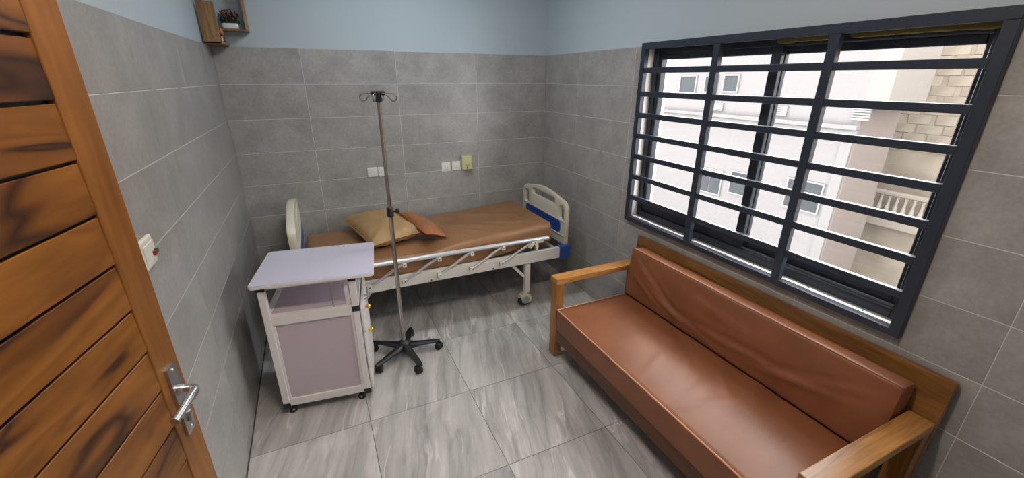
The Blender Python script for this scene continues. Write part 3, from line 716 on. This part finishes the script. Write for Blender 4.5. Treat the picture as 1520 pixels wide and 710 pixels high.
# ================================================================== IV STAND
iv = thing('iv_stand', 'chrome drip stand on a black five-legged wheeled base', 'drip stand', (.912, -1.155, 0))
LW = dict(world=False)
bm = bmesh.new(); lathe(bm, [(.044, .062), (.047, .085), (.040, .112), (.024, .125), (.020, .128)], 20); hub = finish(bm, 'base_hub', 'black_plastic', iv, True, **LW)
for k in range(5):
    a = 212 + 72 * k; M = RZ(a)
    bm = bmesh.new(); N = 9; secs = []
    for i in range(N):
        s = i / (N - 1); x = .020 + .232 * s; wd = .030 * (1 - s) + .016 * s; zt = .108 - .030 * s - .006 * math.sin(math.pi * s); zb_ = .064 + .0 * s + .006 * math.sin(math.pi * s) - .004 * s
        if i == N - 1: wd *= .7; zt -= .004
        ring = [(x, -wd, zb_), (x, -wd, zb_ + (zt - zb_) * .6), (x, -wd * .55, zt), (x, wd * .55, zt), (x, wd, zb_ + (zt - zb_) * .6), (x, wd, zb_)]
        secs.append([bm.verts.new(M @ Vector(p)) for p in ring])
    for p, q in zip(secs, secs[1:]):
        for j in range(6): bm.faces.new((p[j], p[(j + 1) % 6], q[(j + 1) % 6], q[j]))
    bm.faces.new(secs[0]); bm.faces.new(secs[-1])
    lg = finish(bm, 'leg', 'black_plastic', iv, True, **LW)
    bm = bmesh.new(); Mc = M @ T(.232, 0, 0) @ RZ(35 + 50 * k)
    for s in (-1, 1): lathe(bm, [(.010, -.010), (.024, -.0095), (.0265, -.004), (.0265, .004), (.024, .0095), (.010, .010)], 18, Mc @ T(-.012, s * .0125, .0265) @ RX(90))
    cs = finish(bm, 'castor', 'black_rubber', lg, True, **LW)
    bm = bmesh.new(); prism(bm, [[(.029 * math.cos(R(q)) , .029 * math.sin(R(q))) for q in range(-10, 161, 17)] + [(-.02, 0)]], .006, Mc @ T(-.012, .003, .0265) @ RX(90)); lathe(bm, [(.010, .044), (.010, .066)], 10, M @ T(.232, 0, 0))
    finish(bm, 'castor_hood', 'black_plastic', lg, True, **LW)
mtube('lower_pole', 'steel_pole', iv, [(0, 0, .1), (0, 0, 1.065)], .0138, 18, **LW)
mtube('upper_pole', 'steel_pole', iv, [(0, 0, 1.06), (0, 0, 1.725)], .0112, 18, **LW)
bm = bmesh.new(); lathe(bm, [(.0145, 1.032), (.021, 1.038), (.021, 1.087), (.017, 1.094), (.0115, 1.096)], 18); tube(bm, [(.015, -.004, 1.066), (.036, -.012, 1.068)], .006, 10); box(bm, .030, .052, -.022, -.002, 1.052, 1.084, .006, 2)
finish(bm, 'clamp_collar', 'black_plastic', iv, True, **LW)
bm = bmesh.new(); lathe(bm, [(.0125, 1.712), (.018, 1.716), (.018, 1.762), (.014, 1.770)], 16); box(bm, -.038, .038, -.012, .012, 1.750, 1.774, .005, 2); box(bm, -.012, .012, -.038, .038, 1.750, 1.774, .005, 2)
hd = finish(bm, 'hook_head', 'black_plastic', iv, True, **LW)
for k in range(4):
    M = RZ(90 * k - 24); P = [(.02, 0, 1.762), (.078, 0, 1.759)]
    for a in range(80, -171, -25): P.append((.084 + .020 * math.cos(R(a)), 0, 1.739 + .020 * math.sin(R(a))))
    P.append((.056, 0, 1.744)); P.append((.047, 0, 1.752))
    bm = bmesh.new(); tube(bm, [M @ Vector(p) for p in P], .0036, 8); finish(bm, 'hook', 'steel_pole', hd, True, **LW)

# ================================================================== WALL FITTINGS
def wall_socket(x0, x1, z0, z1, label, grp, kind):
    o = thing('wall_socket', label, 'socket', ((x0 + x1) / 2, 0, z0), 0, grp)
    pt = mbox('plate', 'switch_white', o, (x0, x1, -.010, -.0005, z0, z1), .003)
    w_, h_ = x1 - x0, z1 - z0
    mbox('insert', 'switch_white', o, (x0 + w_ * .16, x1 - w_ * .16, -.0125, -.0098, z0 + h_ * .16, z1 - h_ * .16), .001)
    if kind == 'u':
        for fx_ in (.38, .62): mbox('slot', 'hub_grey', o, (x0 + w_ * fx_ - .002, x0 + w_ * fx_ + .002, -.0135, -.0122, z0 + h_ * .42, z0 + h_ * .66), 0)
        mbox('slot', 'hub_grey', o, (x0 + w_ * .42, x0 + w_ * .72, -.0135, -.0122, z0 + h_ * .24, z0 + h_ * .29), 0)
    else:
        mbox('rocker', 'switch_white', o, (x0 + w_ * .25, x1 - w_ * .25, -.0150, -.0122, z0 + h_ * .25, z1 - h_ * .25), .0015)
        if kind == 's': mbox('rocker_line', 'hub_grey', o, (x0 + w_ * .28, x1 - w_ * .28, -.0155, -.0148, z0 + h_ * .27, z0 + h_ * .31), 0)
wall_socket(.922, 1.004, 1.048, 1.130, 'plain white plate farthest left on the tiled wall above the bed', None, 'r')
wall_socket(1.009, 1.091, 1.045, 1.127, 'white wall plate crossed by the drip stand pole', None, 'r')
wall_socket(1.569, 1.650, 1.041, 1.124, 'white socket plate second to the left of the cream box', None, 'u')
wall_socket(1.667, 1.748, 1.045, 1.128, 'white switch plate directly left of the cream box', None, 's')
o = thing('call_box', 'cream yellow plastic box on the tiled wall above the bed', 'box', (1.805, 0, 1.05))
mbox('case', 'box_cream', o, (1.755, 1.853, -.045, -.0005, 1.050, 1.178), .006)
mbox('button', 'box_cream_dark', o, (1.788, 1.820, -.0485, -.0445, 1.078, 1.098), .003); mbox('push_pad', 'box_cream', o, (1.772, 1.836, -.0475, -.0445, 1.105, 1.155), .004)
bm = bmesh.new(); lathe(bm, [(.007, 0), (.007, .004), (.003, .006)], 12, T(1.804, -.0445, 1.066) @ RX(90)); finish(bm, 'lamp_lens', 'red_plastic', o, True)
o = thing('light_switch', 'cream wall switch with small red and green buttons beside the wooden door', 'switch', (0, -2.090, 1.26))
mbox('plate', 'plate_cream', o, (.0005, .016, -2.170, -2.062, 1.268, 1.362), .005)
mbox('face', 'plate_cream', o, (.0155, .019, -2.160, -2.070, 1.285, 1.345), .002)
mbox('button', 'green_plastic', o, (.0185, .028, -2.086, -2.071, 1.300, 1.315), .002); mbox('button', 'red_plastic', o, (.0185, .028, -2.104, -2.089, 1.298, 1.313), .002)

# corner shelf of small wooden boxes
sh = thing('corner_shelf', 'small wooden box shelf high in the left corner', 'shelf', (.1, -.1, 2.03)); tk = .012
mbox('side_board', 'shelf_wood', sh, (.0005, .096, -.205, -.205 + tk, 2.046, 2.290), .001)
mbox('bottom_board', 'shelf_wood', sh, (.0005, .112, -.205, .0115, 2.0445, 2.0445 + tk), .001)
mbox('bottom_board', 'shelf_wood', sh, (.0005, .250, -.105, .0115, 2.134, 2.134 + tk), .001)
mbox('side_board', 'shelf_wood', sh, (.238, .250, -.105, .0115, 2.146, 2.44), .001)
mbox('side_board', 'shelf_wood', sh, (.0005, .0125, -.105, .0115, 2.146, 2.44), .001)
mbox('top_board', 'shelf_wood', sh, (.0005, .250, -.105, .0115, 2.44, 2.452), .001)
# planter
pn = thing('potted_plant', 'artificial plant with red blossoms in a white trough on the corner shelf', 'plant', (.155, -.055, 2.1465))
bm = bmesh.new(); soft_box(bm, (.105, .200, -.085, -.030, 2.1465, 2.184), .010, 8, 6, 5); finish(bm, 'pot', 'pot_white', pn, True)
bm = bmesh.new(); bl = bmesh.new(); random.seed(3)
for k in range(260):
    a = random.uniform(0, 2 * math.pi); rr_ = random.random() ** .5; x = .148 + .066 * rr_ * math.cos(a); y = -.055 + .038 * rr_ * math.sin(a); z = 2.186 + .085 * random.random() * (1 - .45 * rr_ ** 2)
    M = T(x, y, z) @ RZ(random.uniform(0, 360)) @ RX(random.uniform(-60, 60)); s = random.uniform(.008, .014)
    vs = [bm.verts.new(M @ Vector(p)) for p in ((0, -s, 0), (s * .45, -s * .2, s * .12), (0, s, s * .1), (-s * .45, -s * .2, s * .12))]; bm.faces.new(vs)
fo = finish(bm, 'foliage', 'leaf_green', pn); fo['kind'] = 'stuff'
bm = bmesh.new()
for k in range(9): tube(bm, [(.115 + .009 * k, -.055, 2.170), (.105 + .0115 * k, -.055 + random.uniform(-.02, .02), 2.235)], .0016, 6)
finish(bm, 'stem', 'leaf_dark', pn)
for x, z in ((.130, 2.252), (.165, 2.230), (.188, 2.238), (.140, 2.222), (.176, 2.212), (.120, 2.236), (.152, 2.256)):
    bm = bmesh.new(); c = Vector((x, -.082 + random.uniform(-.008, .01), z))
    for q in range(6):
        a = q * math.pi / 3; M = T(*c) @ RX(90) @ RZ(math.degrees(a)) @ RX(25); vs = [bm.verts.new(M @ Vector(p)) for p in ((0, 0, 0), (.004, .006, 0), (0, .010, .001), (-.004, .006, 0))]; bm.faces.new(vs)
    bmesh.ops.create_icosphere(bm, subdivisions=1, radius=.0035, matrix=T(*c)); finish(bm, 'flower', 'flower_red', pn)
fg = thing('figurine', 'orange and maroon clay figurine on the lower shelf of the corner', 'figurine', (.098, -.13, 2.057))
bm = bmesh.new(); lathe(bm, [(.011, 0), (.0125, .015), (.012, .035), (.008, .052)], 14, T(.098, -.130, 2.057)); finish(bm, 'body', 'maroon_clay', fg, True)
bm = bmesh.new(); bmesh.ops.create_uvsphere(bm, u_segments=14, v_segments=10, radius=.0125, matrix=T(.097, -.131, 2.117)); lathe(bm, [(.011, 0), (.005, .018), (.001, .026)], 12, T(.096, -.132, 2.124)); finish(bm, 'head', 'orange_clay', fg, True)
bm = bmesh.new(); soft_box(bm, (.091, .101, -.146, -.141, 2.064, 2.094), .002, 3, 3, 4); finish(bm, 'apron', 'switch_white', fg, True)

# ================================================================== OUTSIDE
bm = bmesh.new(); box(bm, 3.2, 60, -40, 60, -9.2, -9.0); struct(finish(bm, 'street_ground', 'street'))
XA = 14.0; kA = (XA - .5484) / 7.4516         # facade distance; measured positions scale with it
def YA(y): return -3.735 + (y + 3.735) * kA
def ZA(z): return 1.8414 + (z - 1.8414) * kA
wbld = thing('white_building', 'white apartment building across the street seen through the left panes', 'building', (XA + 3, 8, -9))
ycor = YA(-.01)
mbox('wall', 'facade_white', wbld, (XA, XA + 1.85, ycor, 4.80, -9, 3.5), 0)
mbox('wall', 'facade_white', wbld, (XA, XA + 8, 4.801, 34, -9, 3.5), 0)
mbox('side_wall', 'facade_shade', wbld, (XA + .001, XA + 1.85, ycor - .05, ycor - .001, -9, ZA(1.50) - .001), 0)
mbox('parapet', 'facade_cream', wbld, (XA, XA + 1.85, YA(-.30), ycor - .001, ZA(1.50), 3.5), 0)
mbox('cornice', 'facade_white', wbld, (XA - .22, XA - .001, YA(-.06), 34, ZA(1.13), ZA(1.20)), .02)
mbox('cornice', 'facade_white', wbld, (XA - .14, XA - .001, YA(-.06), 34, ZA(1.06), ZA(1.128)), .02)
mbox('corner_strip', 'facade_grey', wbld, (XA - .05, XA - .001, ycor, ycor + .28, -9, ZA(1.05)), 0)
def bwin(y0, y1, z0, z1, nsash=2, open_=False):
    y0, y1, z0, z1 = YA(y0), YA(y1), ZA(z0), ZA(z1); f = .05
    bm = bmesh.new(); d0, d1 = XA - .05, XA - .002
    box(bm, d0, d1, y0, y1, z0, z0 + f); box(bm, d0, d1, y0, y1, z1 - f, z1); box(bm, d0, d1, y0, y0 + f, z0 + f, z1 - f); box(bm, d0, d1, y1 - f, y1, z0 + f, z1 - f)
    o = finish(bm, 'window', 'window_trim', wbld)
    wd = (y1 - y0 - 2 * f) / nsash
    for i in range(nsash):
        a = y0 + f + wd * i
        mbox('pane', 'window_grey', o, (XA - .02, XA - .004, a + .02, a + wd - .02, z0 + f, z1 - f), 0)
bwin(3.15, 3.62, 1.55, 1.92, 1); bwin(2.62, 2.95, 1.58, 1.92, 1); bwin(2.14, 2.50, 1.60, 1.93, 1)
bwin(2.12, 2.75, -.42, .10, 2); bwin(1.50, 1.95, -.30, .16, 1); bwin(.20, .82, -.28, .25, 2)
bwin(.05, .70, -1.62, -1.08, 2); bwin(2.1, 2.8, -1.75, -1.15, 2)
def vent(y0, y1, z0, z1):
    o = thing('wall_vent_tmp', None, None)
    bpy.data.objects.remove(o)
    y0, y1, z0, z1 = YA(y0), YA(y1), ZA(z0), ZA(z1)
    n = 5
    bk_ = mbox('vent', 'facade_grey', wbld, (XA - .02, XA - .001, y0, y1, z0, z1), 0)
    for i in range(n):
        zc = z0 + (z1 - z0) * (i + .5) / n; mbox('louvre', 'window_trim', bk_, (XA - .06, XA - .021, y0, y1, zc - .025, zc + .02), 0)
# louvred vents above the cornice line
vent(2.40, 2.66, 1.25, 1.40); vent(-.14, .10, 1.27, 1.46); vent(1.1, 1.34, 1.25, 1.42)
# shaded side wing and the rough block building with a balustraded balcony
XB = 19.0; kB = (XB - .5484) / 9.4516
def YB(y): return -3.735 + (y + 3.735) * kB
def ZB(z): return 1.8414 + (z - 1.8414) * kB
bb = thing('block_building', 'unplastered beige block building with a balustraded balcony behind the right panes', 'building', (XB + 3, 0, -9))
mbox('wall', 'block_wall', bb, (XB, XB + 8, -30, YB(.50), -9, 4.6), 0)
# courses of blocks, proud and uneven, on the visible part of the wall
random.seed(11); BM = {}
for r in range(12):
    zc = ZB(.75) + .30 * r
    for c_ in range(9):
        wdt = random.choice((.52, .60, .68)); key = wdt
        if key not in BM:
            bm = bmesh.new(); box(bm, -.02, .0, -wdt / 2 + .007, wdt / 2 - .007, -.143, .143, .006, 1); bmesh.ops.recalc_face_normals(bm, faces=bm.faces); me = bpy.data.meshes.new('block'); bm.to_mesh(me); bm.free(); me.materials.append(MATS['block_wall']); BM[key] = me
        y = YB(.46) - .36 - .70 * c_ - (.35 if r % 2 else 0)
        if y + wdt / 2 > YB(.49): continue
        o = bpy.data.objects.new('block', BM[key]); COL.objects.link(o); o.parent = bb; M = WM[bb.name].inverted() @ T(XB - .001 - random.uniform(0, .010), y, zc); o.location = M.translation
# balcony
bxo = XB - 1.1; kO = (bxo - .5484) / 9.4516
bz0, bz1 = 1.8414 + (-.56 - 1.8414) * kO, 1.8414 + (-.07 - 1.8414) * kO; by_a, by_b = -9.0, -3.735 + (.76 + 3.735) * kO
mbox('balcony_slab', 'baluster_stone', bb, (bxo - .1, XB - .035, by_a, by_b + .08, bz0 - .30, bz0 - .001), .02)
bal = mbox('handrail', 'baluster_stone', bb, (bxo - .06, bxo + .16, by_a, by_b, bz1 - .12, bz1), .02)
mbox('handrail', 'baluster_stone', bb, (bxo + .16, XB - .035, by_b - .20, by_b, bz1 - .12, bz1), .02)
mbox('balcony_post', 'baluster_stone', bb, (bxo - .04, bxo + .18, by_b - .22, by_b, bz0, bz1 - .121), .01)
bm = bmesh.new(); hh = bz1 - .121 - bz0
lathe(bm, [(.075, 0), (.075, .06 * hh), (.045, .10 * hh), (.085, .30 * hh), (.075, .42 * hh), (.040, .72 * hh), (.060, .80 * hh), (.040, .86 * hh), (.075, .93 * hh), (.075, hh)], 10)
me = bpy.data.meshes.new('baluster'); bm.to_mesh(me); bm.free(); me.materials.append(MATS['baluster_stone'])
for p in me.polygons: p.use_smooth = True
spots = [(bxo + .05, by_b - .42 - .23 * i) for i in range(26)] + [(bxo + .35 + .22 * i, by_b - .1) for i in range(3)]
for x, y in spots:
    if y < by_a + .1: continue
    o = bpy.data.objects.new('baluster', me); COL.objects.link(o); o.parent = bb; o.location = (WM[bb.name].inverted() @ T(x, y, bz0)).translation
mbox('lower_wall', 'block_wall', bb, (bxo + .25, XB - .04, by_a + .1, by_b - .25, -9, bz0 - .301), 0)
